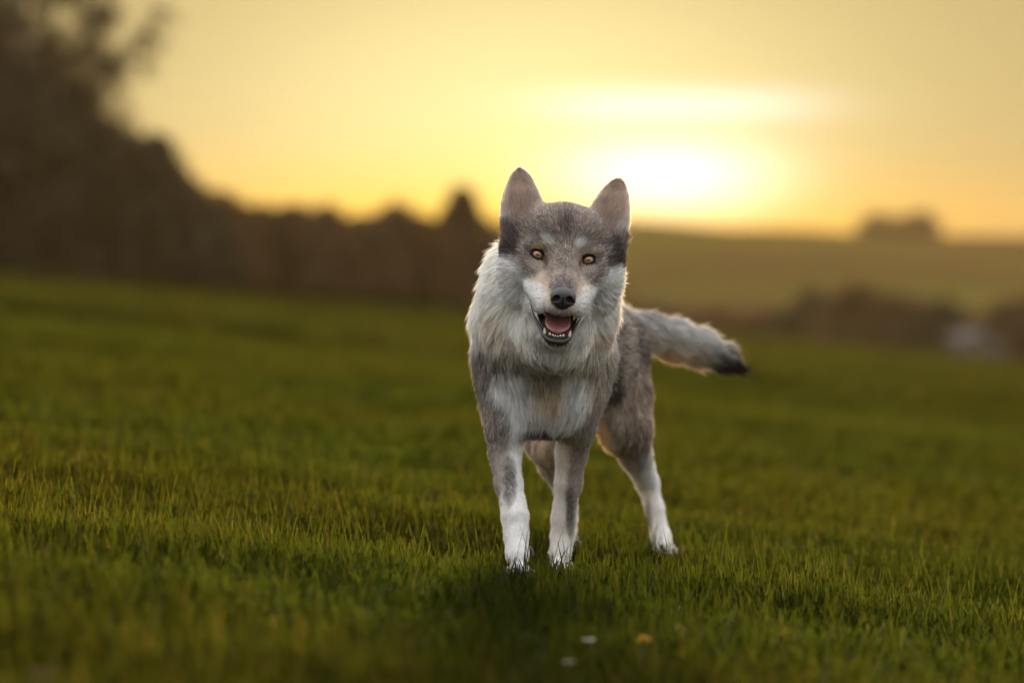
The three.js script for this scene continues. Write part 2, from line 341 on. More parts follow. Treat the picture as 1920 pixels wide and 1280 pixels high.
// chest, shoulders, ruff
bp(985, 630, 7.72, 95, 50, 0.2, COL.cream, 0.7, ['ruff', 'chest', 'neck']);
bp(975, 686, 7.70, 78, 32, 0.16, C(132, 121, 108), 0.8, ['ruff', 'chest', 'neck'], 0.4);
bp(1070, 692, 7.70, 70, 28, 0.16, C(146, 133, 116), 0.65, ['ruff', 'chest', 'neck'], 0.4);
bp(912, 735, 7.80, 32, 100, 0.3, COL.slate, 0.95, ['shoulder', 'chest', 'body', 'ruff', 'neck']);
bp(950, 668, 7.7, 34, 26, 0.12, COL.slate, 0.7, ['chest', 'ruff', 'shoulder', 'neck']);
bp(980, 705, 7.7, 42, 24, 0.12, COL.grey, 0.65, ['chest', 'ruff', 'neck']);
bp(935, 615, 7.7, 26, 45, 0.12, COL.tan, 0.4, ['ruff', 'neck']);
bp(975, 640, 7.68, 30, 22, 0.1, C(150, 134, 114), 0.55, ['ruff', 'neck', 'chest']);
bp(1115, 625, 7.7, 32, 22, 0.12, COL.tan, 0.45, ['ruff', 'neck', 'chest']);
bp(1125, 680, 7.8, 34, 36, 0.15, COL.grey, 0.8, ['chest', 'shoulder', 'body', 'neck', 'ruff']);
bp(1130, 760, 7.85, 26, 70, 0.2, COL.grey, 0.85, ['chest', 'shoulder', 'body']);
bp(958, 745, 7.72, 40, 68, 0.2, COL.white, 1, ['chest', 'shoulder', 'body', 'ruff', 'neck', 'frontleg'], 0.25);
bp(1000, 785, 7.7, 40, 30, 0.2, COL.white, 0.95, ['chest', 'shoulder', 'body', 'ruff', 'neck'], 0.3);
bp(1083, 748, 7.72, 32, 64, 0.2, COL.white, 1, ['chest', 'shoulder', 'body', 'ruff', 'neck', 'frontleg'], 0.25);
bp(1055, 790, 7.72, 34, 26, 0.2, COL.white, 0.8, ['chest', 'shoulder', 'body', 'ruff', 'neck'], 0.35);
bp(1012, 812, 7.75, 34, 20, 0.25, COL.dark, 0.85, ['chest', 'body', 'shoulder', 'ruff'], 0.4);
bp(1060, 815, 7.8, 16, 16, 0.25, COL.dark, 0.6, ['chest', 'body', 'shoulder', 'ruff'], 0.4);
// legs
bp(922, 845, 7.76, 34, 110, 0.2, COL.grey, 0.95, ['frontleg', 'shoulder']);
bp(956, 905, 7.70, 11, 44, 0.06, COL.dark, 0.75, ['frontleg'], 0.5);
bp(930, 790, 7.76, 26, 60, 0.2, COL.slate, 0.6, ['frontleg', 'shoulder']);
bp(1098, 840, 7.92, 32, 110, 0.2, COL.grey, 0.95, ['frontleg', 'shoulder']);
bp(1070, 935, 7.93, 10, 66, 0.06, COL.slate, 0.75, ['frontleg'], 0.5);
bp(1068, 955, 7.93, 7, 36, 0.06, COL.dark, 0.6, ['frontleg'], 0.5);
// flank and thigh: dark saddle broken by lighter streaks
bp(1190, 620, 8.4, 40, 70, 0.4, COL.slate, 0.9, ['body', 'thigh']);
bp(1212, 700, 8.45, 12, 60, 0.3, COL.dark, 0.5, ['body', 'thigh'], 0.5);
bp(1168, 690, 8.3, 14, 60, 0.3, COL.pale, 0.6, ['body', 'thigh'], 0.5);
bp(1150, 720, 8.3, 12, 60, 0.3, COL.dark, 0.5, ['body', 'thigh'], 0.5);
bp(1200, 760, 8.4, 26, 70, 0.3, C(126, 110, 98), 0.6, ['thigh', 'body']);
bp(1135, 800, 8.35, 30, 60, 0.3, COL.pale, 0.9, ['thigh', 'body']);
bp(1198, 830, 8.4, 16, 46, 0.3, COL.slate, 0.4, ['thigh', 'hindleg'], 0.5);
bp(1216, 965, 8.55, 6, 30, 0.06, COL.slate, 0.6, ['hindleg'], 0.5);
bp(1030, 840, 8.3, 50, 60, 0.2, COL.pale, 0.9, ['thigh', 'hindleg']);
// tail
bp(1225, 578, 8.66, 40, 16, 0.2, COL.slate, 0.6, ['tail'], 0.5);
bp(1250, 670, 8.7, 60, 20, 0.2, COL.tan, 0.6, ['tail'], 0.5);
bp(1384, 690, 8.84, 60, 50, 0.2, COL.black, 1, ['tail'], 0.6);
bp(1340, 690, 8.82, 30, 13, 0.2, COL.black, 0.8, ['tail'], 0.5);
// face
for (const s of [-1, 1]) {
  hp(s * 108, 20, -60, 26, 46, 70, COL.dark, 0.95, s * -12);                 // dark temple below the ear
  hp(s * 96, -8, -50, 22, 20, 60, COL.dark, 0.75, s * 25);
  hp(s * 88, 66, -70, 20, 16, 50, COL.dark, 0.55);
  hp(s * 92, -40, -40, 24, 15, 60, COL.white, 0.9, s * 35);                  // white tuft behind the cheek
  hp(s * 84, -80, -40, 62, 40, 100, COL.cream, 1, s * 28);
  hp(s * 68, -30, -10, 28, 20, 60, C(104, 96, 90), 0.75, s * 28);                  // grey cheek below the eye
  hp(s * 30 - 1, 27, 0, 12, 10, 40, COL.white, 0.8, s * 20, 0.4);                // pale eyebrow spot
  hp(s * 47, 14, 0, 22, 8, 30, COL.tan, 0.5, s * -12);
  hp(s * 49, -2, 0, 18, 12, 30, C(56, 46, 41), 0.85, s * 10);
  hp(s * 34, -11, 0, 9, 6, 30, C(50, 42, 38), 0.85, s * 35);
  hp(s * 52, -22, 0, 18, 9, 30, COL.pale, 0.45, s * 15);
  hp(s * 28, -10, 10, 11, 26, 40, C(134, 114, 100), 0.5, s * -15);
  hp(s * 104, -46, -50, 34, 32, 100, COL.white, 1, s * 15, 0.3);                // white cheek outside the grey mask
  hp(s * 84, -66, -30, 26, 16, 80, COL.white, 0.95, s * 30, 0.35);
  hp(s * 54, -75, 20, 23, 19, 70, COL.white, 1, 0, 0.4);                          // above the corner of the mouth
  hp(s * 35 + 3, -92, 50, 17, 30, 60, COL.white, 0.9, 0, 0.5);
  hp(s * 28 + 4, -56, 50, 9, 22, 40, COL.pink, 0.4, s * 10);
}
hp(0, 66, -20, 13, 46, 60, C(74, 63, 58), 0.75, 0, 0.6);
hp(3, -26, 20, 21, 40, 60, C(98, 89, 84), 0.85, 0, 0.4);
hp(6, -58, 80, 24, 22, 60, C(80, 72, 70), 0.9, 0, 0.45);
hp(6, -108, 100, 24, 10, 40, C(110, 98, 92), 0.7, 0, 0.5);
hp(2, -172, 70, 24, 9, 30, COL.cream, 0.8);
function coat(p, gw, out) {
  let r = 0, g = 0, b = 0;
  for (const k in gw) { const c = REGION[k], w = gw[k]; r += c[0] * w; g += c[1] * w; b += c[2] * w; }
  const [a, bb, c] = toHead(p), headW = (gw.head || 0) + (gw.temple || 0) + (gw.cheek || 0) + (gw.muzzle || 0) + (gw.jaw || 0);
  const nz = n3(p.x * 55, p.y * 55, p.z * 55) * 0.6 + n3(p.x * 140, p.y * 140, p.z * 140) * 0.4;
  for (const P of patches) {
    let w = 1, x, y, z;
    if (P.head) {
      if (headW < 0.02) continue; w = Math.min(1, headW * 1.4);
      x = a - P.head[0]; y = bb - P.head[1]; z = c - P.head[2];
      if (P.rot) { const cs = Math.cos(P.rot), sn = Math.sin(P.rot), q = x * cs + y * sn; y = -x * sn + y * cs; x = q; }
    } else {
      w = 0; for (const k of P.groups) w += gw[k] || 0; if (w < 0.02) continue; w = Math.min(1, w * 1.3);
      x = p.x - P.c.x; y = p.y - P.c.y; z = p.z - P.c.z;
    }
    const q = Math.sqrt((x / P.rx) ** 2 + (y / P.ry) ** 2 + (z / P.rz) ** 2) + nz * 0.22;
    if (q > 1 + P.soft) continue;
    w *= P.amt * (1 - smooth(1 - P.soft, 1 + P.soft, q));
    r += (P.col[0] - r) * w; g += (P.col[1] - g) * w; b += (P.col[2] - b) * w;
  }
  const brW = (gw.body || 0) + (gw.thigh || 0) + 0.6 * (gw.shoulder || 0);
  if (brW > 0.05) { // brindled streaks along the lie of the coat
    const st = 1 + brW * (0.42 * n3(p.x * 48, p.y * 11, p.z * 30) + 0.22 * n3(p.x * 110, p.y * 22, p.z * 70)); r *= st; g *= st; b *= st;
  }
  if (headW > 0.1) {
    const [ld, at] = lipDist(a, bb, c), w = 1 - smooth(2.5, 4.5 + 3.5 * Math.sin(at * Math.PI), ld);
    r += (0.03 - r) * w; g += (0.024 - g) * w; b += (0.023 - b) * w;
    if (c > -30 && Math.hypot((Math.abs(a) - 50) / 15, (bb + 1) / 10.5) < 1) { r *= 0.25; g *= 0.23; b *= 0.22; }   // dark skin of the lids
    if (inMouth(a, bb, c)) { r = 0.06; g = 0.022; b = 0.022; }
    if (underNose(a, bb, c)) { r = 0.02; g = 0.018; b = 0.018; }
  }
  if (gw.ear) { // pale hair, middle painted darker for cup depth, white tuft at its foot
    const s = a < -3 ? -1 : 1, [S, T, D] = earLocal(s, a, bb, c), u = T / Math.max(8, earWidth(S));
    let t = [0.88, 0.78, 0.70];
    const mixc = (col, w) => { t = t.map((v, i) => v + (col[i] - v) * w); };
    mixc(C(164, 144, 132), 0.8 * smooth(0.12, 0.55, 1 - Math.abs(u)) * smooth(1.0, 0.8, S));
    mixc(COL.pale, 0.7 * smooth(0.35, 0.0, S) * smooth(0.1, 0.7, u));
    mixc(COL.white, 0.8 * smooth(0.22, 0.02, S) * smooth(0.3, 0.6, u));
    const w = Math.min(1, gw.ear * 1.2) * smooth(-0.12, 0.05, S);
    r += (t[0] - r) * w; g += (t[1] - g) * w; b += (t[2] - b) * w;
  }
  out[0] = r; out[1] = g; out[2] = b; return out;
}
const LIP = [[-59, -77, 14], [-54, -97, 19], [-46, -118, 30], [-37, -133, 42], [-28, -146, 54], [-21, -157, 66], [-10, -164, 74], [4, -165.5, 77], [17, -164, 74], [27, -157, 66], [33, -147, 54], [39, -131, 42], [47, -113, 30], [53, -97, 19], [56, -83, 14]];
const lipPts = new THREE.CatmullRomCurve3(LIP.map((q) => V(...q))).getPoints(120);
const lipDist = (a, b, c) => { let m = 1e9, at = 0; if (b > -60 || b < -190 || Math.abs(a) > 80 || c < -20) return [99, 0]; lipPts.forEach((q, i) => { const d = (q.x - a) ** 2 + (q.y - b) ** 2 + ((q.z - c) * 0.5) ** 2; if (d < m) { m = d; at = i / 120; } }); return [Math.sqrt(m), at]; };
const inMouth = (a, b, c) => Math.abs(a - 4) < 27 - 0.25 * Math.max(0, -140 - b) && b > -162 && b < -117 && c > 5 && c < 82;
const underNose = (a, b, c) => ((a - 7) / 22.5) ** 2 + ((b + 80) / 21) ** 2 < 1 && c > 82;
const nosePt = [7, -72, 118];
function furInfo(x, y, z, nrm) {
  let dm = 1; const ds = prims.map((P) => { const q = primDist(P, x, y, z); if (q < dm) dm = q; return q; });
  const gw = {}; let W = 0, L = 0, lift = 0, fx = 0, fy = 0, fz = 0;
  const [a, b, c] = toHead({ x, y, z });
  prims.forEach((P, i) => {
    const w = Math.exp(-(ds[i] - dm) / 0.010); if (w < 0.02) return;
    W += w; gw[P.g] = (gw[P.g] || 0) + w; L += w * P.L; lift += w * P.lift;
    let f = P.flow;
    if (f === 'head') {
      const qa = a - nosePt[0], qb = b - nosePt[1], qc = c - nosePt[2], l = Math.hypot(qa, qb, qc) || 1, dn = P.g === 'cheek' ? -0.3 : P.g === 'jaw' ? -0.2 : 0;
      f = V(0, 0, 0).addScaledVector(ex, qa / l * 1.15).addScaledVector(ey, qb / l + dn).addScaledVector(ez, qc / l);
    } else if (f === 'ear') f = V(0, 0, 0).addScaledVector(ex, P.s * 0.35).addScaledVector(ey, 1);
    else if (f === null) { const cx = x - 0.075; f = V(cx * 9, -0.85 + 0.5 * smooth(0.5, 0.62, y), 0.02); }
    fx += f.x * w; fy += f.y * w; fz += f.z * w;
  });
  for (const k in gw) gw[k] /= W;
  const f = V(fx, fy, fz).normalize(); f.addScaledVector(nrm, -f.dot(nrm)); if (f.lengthSq() < 1e-6) f.set(0, -1, 0).addScaledVector(nrm, nrm.y); f.normalize();
  return { gw, L: L / W, lift: lift / W, f };
}
const dog = new THREE.Group(); dog.name = 'wolfdog'; scene.add(dog);
tag(dog, 'grey and white wolfdog walking over the turf with its mouth open', 'dog');
const furMat = new THREE.MeshPhysicalMaterial({ vertexColors: true, roughness: 0.75, transmission: 0.48, thickness: 0, side: THREE.DoubleSide, specularIntensity: 0.3 });
{
  const { pos, idx } = skin();
  const g = geom(pos, idx), nor = g.attributes.normal.array, nv = pos.length / 3, col = new Float32Array(nv * 3), out = [0, 0, 0];
  console.log('skin', nv, idx.length / 3);
  const infos = new Array(nv), cutD = new Float32Array(nv), p = V(0, 0, 0), q = V(0, 0, 0);
  for (let i = 0; i < nv; i++) {
    p.fromArray(pos, i * 3); q.fromArray(nor, i * 3);
    const f = furInfo(p.x, p.y, p.z, q); infos[i] = f;
    cutD[i] = cutDist(p.x, p.y, p.z);
    coat(p, f.gw, out);
    if (cutD[i] < 0.0025) { const [, b] = toHead(p); if (b < -60) { out[0] = 0.045; out[1] = 0.018; out[2] = 0.018; } else { out[0] = 0.02; out[1] = 0.016; out[2] = 0.014; } }
    else { out[0] *= 0.92; out[1] *= 0.9; out[2] *= 0.88; }
    col.set(out, i * 3);
  }
  g.setAttribute('color', new THREE.BufferAttribute(col, 3));
  mesh('body', g, new THREE.MeshStandardMaterial({ vertexColors: true, roughness: 0.9 }), dog);

  // fur: every hair a curved tapering ribbon rooted in the skin
  const r = rng(77), hp_ = [], hc_ = [], hn_ = [], hi_ = [];
  const DENS = { body: 100000, chest: 380000, neck: 240000, ruff: 520000, shoulder: 280000, frontleg: 520000, thigh: 180000, hindleg: 280000, paw: 520000, tail: 230000, head: 950000, temple: 700000, cheek: 620000, muzzle: 1100000, jaw: 600000, ear: 520000 };
  const A = V(0, 0, 0), B = V(0, 0, 0), D = V(0, 0, 0), N = V(0, 0, 0), T = V(0, 0, 0), S = V(0, 0, 0), dir = V(0, 0, 0), P0 = V(0, 0, 0), cc = [0, 0, 0];
  const hash = (a, b, c) => { let h = Math.imul(a, 374761393) ^ Math.imul(b, 668265263) ^ Math.imul(c, 2147483647 - 977); h = Math.imul(h ^ (h >>> 13), 1274126177); return ((h ^ (h >>> 16)) >>> 0) / 4294967296; };
  let hairs = 0;
  for (let t = 0; t < idx.length; t += 3) {
    const ia = idx[t], ib = idx[t + 1], ic = idx[t + 2];
    A.fromArray(pos, ia * 3); B.fromArray(pos, ib * 3).sub(A); D.fromArray(pos, ic * 3).sub(A);
    const area = S.crossVectors(B, D).length() / 2, I = infos[ia];
    N.fromArray(nor, ia * 3);
    let dens = 0; for (const k in I.gw) dens += DENS[k] * I.gw[k];
    if (cutD[ia] < (N.z < 0.2 && cutD[ia] < 0.006 ? 0.006 : 0.003)) continue;
    const [ha, hb, hcc] = toHead(A);
    if (underNose(ha, hb, hcc) || inMouth(ha, hb, hcc)) continue;               // under the nose leather
    if (hcc > -30 && Math.min(Math.hypot((ha - 50) / 15, (hb + 1) / 10.5), Math.hypot((ha + 50) / 15, (hb + 1) / 10.5)) < 1) continue;   // bare lid
    if (N.z < -0.25) dens *= 0.3; else if (N.z < 0.05) dens *= 0.75;
    let n = area * dens; n = Math.floor(n) + (r() < n % 1 ? 1 : 0);
    for (let h = 0; h < n; h++) {
      let u = r(), v = r(); if (u + v > 1) { u = 1 - u; v = 1 - v; }
      P0.copy(A).addScaledVector(B, u).addScaledVector(D, v);
      const s1 = 1 / (I.L * 0.30 + 0.0025), ci = Math.floor(P0.x * s1), cj = Math.floor(P0.y * s1), ck = Math.floor(P0.z * s1);
      const long = smooth(0.012, 0.045, I.L), r1 = hash(ci, cj, ck), r2 = hash(ci + 91, cj, ck), r3 = hash(ci, cj + 57, ck);
      let L = I.L * (0.62 + 0.55 * r()) * (0.85 + 0.3 * r1);
      const eyeD = Math.min(Math.hypot(ha - 50, hb + 1), Math.hypot(ha + 50, hb + 1)); if (hcc > -40 && eyeD < 26) L *= Math.max(0.35, eyeD / 32);
      if (I.gw.ear > 0.5) { const s = ha < -3 ? -1 : 1, [ES, ET] = earLocal(s, ha, hb, hcc); L *= N.z > 0.1 ? 0.8 + 1.1 * smooth(0.6, 0.1, ES) : 0.75; }
      // groom
      T.copy(I.f);
      const w1 = n3(P0.x * 14, P0.y * 14, P0.z * 14), w2 = n3(P0.x * 14 + 31, P0.y * 14, P0.z * 14);
      S.crossVectors(N, T).normalize();
      T.addScaledVector(S, 0.28 * w1 + (r2 - 0.5) * (0.3 + 0.12 * long) + (r() - 0.5) * 0.3);
      const guard = r() < 0.09; if (guard) L *= 1.2;
      const lift = (guard ? 0.18 + 0.25 * r() : 0) + I.lift * (0.7 + 0.6 * r()) + 0.12 * w2 + (r3 - 0.5) * 0.14 * long;
      dir.copy(T).addScaledVector(N, Math.max(0.08, lift)).normalize();
      // tip drawn to the middle of its lock
      const mx = (ci + 0.5) / s1 - P0.x, my = (cj + 0.5) / s1 - P0.y, mz = (ck + 0.5) / s1 - P0.z, pull = 0.42 - 0.14 * long;
      // ribbon side, turned by chance about the hair
      const w = (0.00030 + 0.00036 * long + 0.00016 * smooth(0.006, 0.012, I.L)) * (0.7 + 0.6 * r());
      const ang = (r() - 0.5) * 2.4; S.crossVectors(dir, N).normalize();
      const sx = S.x * Math.cos(ang) + N.x * Math.sin(ang), sy = S.y * Math.cos(ang) + N.y * Math.sin(ang), sz = S.z * Math.cos(ang) + N.z * Math.sin(ang);
      // colour: banded, paler at the root, some hairs dark tipped
      coat(P0, I.gw, cc);
      const lum = (cc[0] + cc[1] + cc[2]) / 3, mix = smooth(0.5, 0.12, lum) * (1 - 0.7 * (I.gw.ear || 0)), v0 = (0.82 - 0.16 * mix + (0.36 + 0.32 * mix) * r()) * (0.9 - 0.30 * mix + (0.2 + 0.62 * mix) * r1);
      if (I.gw.muzzle > 0.5 && r() < 0.05) { cc[0] *= 0.3; cc[1] *= 0.25; cc[2] *= 0.24; }
      const tipDark = r() < 0.45 * mix + 0.04 ? 0.45 + 0.3 * r() : 1, pale = r() < 0.40 * mix ? 1.6 + 0.8 * r() : 1;
      const base = hp_.length / 3, SEG = 3, bend = (0.35 + 0.3 * r()) * L;
      for (let s = 0; s <= SEG; s++) {
        const q = s / SEG, k = q * L, drop = bend * q * q;
        const x = P0.x + dir.x * k - N.x * drop * lift * 0.8 + mx * pull * q * q, y = P0.y + dir.y * k - N.y * drop * lift * 0.8 + my * pull * q * q - drop * 0.10 * long, z = P0.z + dir.z * k - N.z * drop * lift * 0.8 + mz * pull * q * q;
        const ww = w * (s === SEG ? 0 : s === 0 ? 0.9 : 1 - 0.35 * q);
        const m = Math.min(0.93 / Math.max(cc[0], cc[1], cc[2]), v0 * (q < 0.34 ? 0.95 * (pale > 1 ? 1 : 1) : q > 0.6 ? tipDark : 1) * (q > 0.3 ? pale : 1));
        const R_ = cc[0] * m, G_ = cc[1] * m, B_ = cc[2] * m;
        if (s === SEG) { hp_.push(x, y, z); hc_.push(R_, G_, B_); }
        else { hp_.push(x - sx * ww, y - sy * ww, z - sz * ww, x + sx * ww, y + sy * ww, z + sz * ww); hc_.push(R_, G_, B_, R_, G_, B_); }
      }
      // ribbon normal leaning to the skin's own
      const nx = dir.y * sz - dir.z * sy, ny = dir.z * sx - dir.x * sz, nz = dir.x * sy - dir.y * sx, sg = nx * N.x + ny * N.y + nz * N.z < 0 ? -1 : 1;
      const bx = nx * sg + N.x * 0.6, by = ny * sg + N.y * 0.6, bz = nz * sg + N.z * 0.6, bl = Math.hypot(bx, by, bz) || 1;
      for (let s = 0; s < SEG * 2 + 1; s++) hn_.push(bx / bl, by / bl, bz / bl);
      hi_.push(base, base + 1, base + 2, base + 1, base + 3, base + 2, base + 2, base + 3, base + 4, base + 3, base + 5, base + 4, base + 4, base + 5, base + 6);
      hairs++;
    }
  }
  console.log('hairs', hairs);
  const fur = mesh('fur', geom(new Float32Array(hp_), new Uint32Array(hi_), new Float32Array(hc_), new Float32Array(hn_)), furMat, dog);
  fur.userData.kind = 'stuff';
}
// --- eyes
const M = (r, g, b, o = {}) => new THREE.MeshPhysicalMaterial({ color: new THREE.Color(r, g, b), roughness: 0.6, ...o });
const lidMat = M(0.026, 0.020, 0.017, { roughness: 0.85, specularIntensity: 0.3, side: THREE.DoubleSide });
const darkSkin = M(0.016, 0.013, 0.012, { roughness: 0.5, clearcoat: 0.2, clearcoatRoughness: 0.35 });
for (const s of [-1, 1]) {
  const eye = new THREE.Group(); eye.name = 'eye'; dog.add(eye);
  const ctr = HD(s * 50, -1, -13.5), look = V(-ctr.x, EYE - ctr.y, -ctr.z).normalize();
  const up = V(0, 1, 0), rx = V(0, 0, 0).crossVectors(up, look).normalize(), uy = V(0, 0, 0).crossVectors(look, rx);
  const rad = 0.0138, pos = [], col = [], idx = [], NA = 40, NR = 22;
  for (let i = 0; i <= NR; i++) for (let j = 0; j < NA; j++) {
    const th = i / NR * 1.5, ph = j / NA * 6.2832, sr = Math.sin(th), bul = th < 0.75 ? 0.0011 * (1 - (th / 0.75) ** 2) : 0;
    const v = ctr.clone().addScaledVector(look, (rad + bul) * Math.cos(th)).addScaledVector(rx, (rad + bul) * sr * Math.cos(ph)).addScaledVector(uy, (rad + bul) * sr * Math.sin(ph));
    pos.push(v.x, v.y, v.z);
    const st = 0.8 + 0.25 * Math.sin(ph * 23) * Math.sin(ph * 7 + 1) ;
    let c = th < 0.20 ? [0.006, 0.005, 0.004] : th < 0.66 ? [0.44 * st, 0.20 * st, 0.045 * st] : th < 0.74 ? [0.04, 0.02, 0.01] : [0.03, 0.02, 0.016];
    if (th >= 0.20 && th < 0.30) c = [0.26, 0.11, 0.025];
    col.push(...c);
    if (i) { const a = i * NA + j, b = i * NA + (j + 1) % NA; idx.push(a - NA, a, b - NA, b - NA, a, b); }
  }
  mesh('eyeball', geom(pos, idx, col), new THREE.MeshPhysicalMaterial({ vertexColors: true, roughness: 0.35, clearcoat: 1, clearcoatRoughness: 0.02, ior: 1.8 }), eye);
  // eyelids: dark almond rim, drawn down to the tear duct
  const ring = [];
  for (let i = 0; i < 48; i++) {
    const a = i / 48 * 6.2832, inner = Math.max(0, -Math.cos(a) * s);
    const ca = Math.cos(a) * s, ea = s * (ca * 11.4 - 4.2 * inner ** 4), eb = Math.sin(a) * (Math.sin(a) > 0 ? 6.2 : 6.9) + ca * 2.6 - 3.4 * inner ** 3;
    ring.push([ea, eb]);
  }
  const onBall = (ea, eb, q) => HD(s * 50 + ea, -1 + eb, -13.5 + Math.sqrt(Math.max(4, q * q - ea * ea - eb * eb)));
  const lp = [], li = [];
  ring.forEach(([ea, eb], i) => { for (let k = 0; k <= 3; k++) { const f = 1 + (eb > 0 ? 0.62 : 0.5) * k / 3, v = onBall(ea * f, eb * f, 14.75 - 0.25 * k); lp.push(v.x, v.y, v.z); if (k) { const a = i * 4 + k, b = ((i + 1) % 48) * 4 + k; li.push(a - 1, b - 1, a, b - 1, b, a); } } });
  mesh('eyelid', geom(lp, li), lidMat, eye);
  const rim = ring.map(([ea, eb]) => onBall(ea, eb, 14.6));
  mesh('eyelid_rim', new THREE.TubeGeometry(new THREE.CatmullRomCurve3(rim, true), 72, 0.0008, 8, true), lidMat, eye);
}
// --- small shapes out of distance fields
function blob(fn, lo, hi, h) {
  const n = [0, 1, 2].map((i) => Math.ceil((hi[i] - lo[i]) / h) + 1), [nx, ny, nz] = n, f = new Float32Array(nx * ny * nz);
  for (let k = 0; k < nz; k++) for (let j = 0; j < ny; j++) for (let i = 0; i < nx; i++) f[(k * ny + j) * nx + i] = fn(lo[0] + i * h, lo[1] + j * h, lo[2] + k * h);
  const vid = new Map(), pos = [], idx = [];
  const cell = (i, j, k) => {
    const key = (k * ny + j) * nx + i; let v = vid.get(key); if (v !== undefined) return v;
    let s = [0, 0, 0], c = 0;
    for (let a = 0; a < 3; a++) for (let u = 0; u < 2; u++) for (let w = 0; w < 2; w++) {
      const o = [0, 0, 0]; o[(a + 1) % 3] = u; o[(a + 2) % 3] = w;
      const p = ((k + o[2]) * ny + j + o[1]) * nx + i + o[0], fa = f[p], fb = f[p + (a === 0 ? 1 : a === 1 ? nx : nx * ny)];
      if ((fa < 0) !== (fb < 0)) { o[a] += fa / (fa - fb); s = s.map((x, m) => x + o[m]); c++; }
    }
    v = pos.length / 3; vid.set(key, v); const w = HD(lo[0] + (i + s[0] / c) * h, lo[1] + (j + s[1] / c) * h, lo[2] + (k + s[2] / c) * h); pos.push(w.x, w.y, w.z); return v;
  };
  for (let k = 1; k < nz - 1; k++) for (let j = 1; j < ny - 1; j++) for (let i = 1; i < nx - 1; i++) {
    const p = (k * ny + j) * nx + i, fa = f[p];
    for (let a = 0; a < 3; a++) {
      const fb = f[p + (a === 0 ? 1 : a === 1 ? nx : nx * ny)]; if ((fa < 0) === (fb < 0)) continue;
      const q = (u, w) => { const o = [i, j, k]; o[(a + 1) % 3] -= u; o[(a + 2) % 3] -= w; return cell(...o); };
      const v0 = q(1, 1), v1 = q(0, 1), v2 = q(0, 0), v3 = q(1, 0);
      if (fa < 0) idx.push(v0, v1, v2, v0, v2, v3); else idx.push(v0, v2, v1, v0, v3, v2);
    }
  }
  return geom(pos, idx);
}
const el = (x, y, z, cx, cy, cz, rx, ry, rz) => { const a = (x - cx) / rx, b = (y - cy) / ry, c = (z - cz) / rz, k0 = Math.hypot(a, b, c), k1 = Math.hypot(a / rx, b / ry, c / rz); return k1 < 1e-9 ? -Math.min(rx, ry, rz) : k0 * (k0 - 1) / k1; };
{ // nose leather with two comma nostrils and the groove to the lip
  const nx = 7, ny = -80, nz = 100;
  const fn = (X, Y, z) => {
    const x = nx + (X - nx) / 0.98, y = ny + (Y - ny) / 1.02;
    let d = el(x, y, z, nx, ny + 5, nz, 24, 17, 17);
    d = smin(d, el(x, y, z, nx, ny - 9, nz + 1, 15, 15, 14), 10);
    for (const s of [-1, 1]) { d = smin(d, el(x, y, z, nx + s * 15, ny - 2, nz + 3, 10, 12, 12), 6); }
    for (const s of [-1, 1]) {
      d = -smin(-d, el(x, y, z, nx + s * 12.5, ny - 2.5, nz + 16, 6.5, 5.8, 12), 3);
      d = -smin(-d, el(x, y, z, nx + s * 20, ny - 7, nz + 13, 7, 2.2, 9), 3);
    }
    d = -smin(-d, el(x, y, z, nx, ny - 16, nz + 15, 1.1, 16, 5), 2);
    return d + 0.16 * n3(x * 0.5, y * 0.5, z * 0.5) + 0.16 * n3(x * 1.1, y * 1.1, z * 1.1);
  };
  mesh('nose', blob(fn, [-24, -112, 76], [40, -54, 126], 1.1), M(0.013, 0.012, 0.013, { roughness: 0.42, clearcoat: 0.35, clearcoatRoughness: 0.32 }), dog);
}
{ // tongue
  const pos = [], idx = [], NU = 26, NV = 20, col = [];
  for (let i = 0; i <= NU; i++) for (let j = 0; j < NV; j++) {
    const t = i / NU, ph = j / NV * 6.2832, c = -6 + 80 * t, bc = -117 - 33 * t + 5 * Math.sin(t * 3.0), w = 25.0 * Math.sqrt(Math.max(0, 1 - Math.max(0, (t - 0.62) / 0.38) ** 2)), th = 5.5 * Math.sqrt(Math.max(0.0, 1 - Math.max(0, (t - 0.8) / 0.2) ** 2));
    const cx = Math.cos(ph), sy = Math.sin(ph), groove = sy > 0 ? -4.0 * Math.exp(-((cx * w / 3.4) ** 2)) * (1 - t * 0.5) + 1.8 * cx * cx : 0;
    const p = HD(2.5 + cx * w, bc + sy * th + groove + 3.0 * cx * cx, c); pos.push(p.x, p.y, p.z);
    const k = 0.9 + 0.15 * n3(cx * 9, t * 20, 3); col.push(0.42 * k, 0.165 * k, 0.165 * k);
    if (i) { const a = i * NV + j, b = i * NV + (j + 1) % NV; idx.push(a - NV, b - NV, a, b - NV, b, a); }
  }
  mesh('tongue', geom(pos, idx, col), new THREE.MeshPhysicalMaterial({ vertexColors: true, roughness: 0.45, clearcoat: 0.3, clearcoatRoughness: 0.4 }), dog);
}
const toothMat = M(0.60, 0.53, 0.38, { roughness: 0.3, clearcoat: 0.4 });
function tooth(a, b, c, w, h, lean, leanC = 2) {
  const pts = [[0, 0], [w, 0], [w * 0.98, h * 0.3], [w * 0.8, h * 0.65], [w * 0.42, h * 0.92], [0, h]].map(([x, y]) => new THREE.Vector2(x / 1000, y / 1000));
  const g = new THREE.LatheGeometry(pts, 12), m = mesh('tooth', g, toothMat, dog), p = HD(a, b, c);
  m.position.copy(p); m.rotation.set(R(leanC * 4), 0, -tilt + R(lean)); return m;
}
for (const [a, h, w] of [[-13.2, 5.9, 2.6], [-7.6, 4.3, 2.0], [-2.9, 3.9, 1.8], [2.3, 3.4, 1.7], [7.5, 4.8, 2.1], [13, 5.3, 2.6]]) tooth(2.5 + a, -156.5 + Math.abs(a) * 0.16, 76 - a * a * 0.03, w, h, 0);
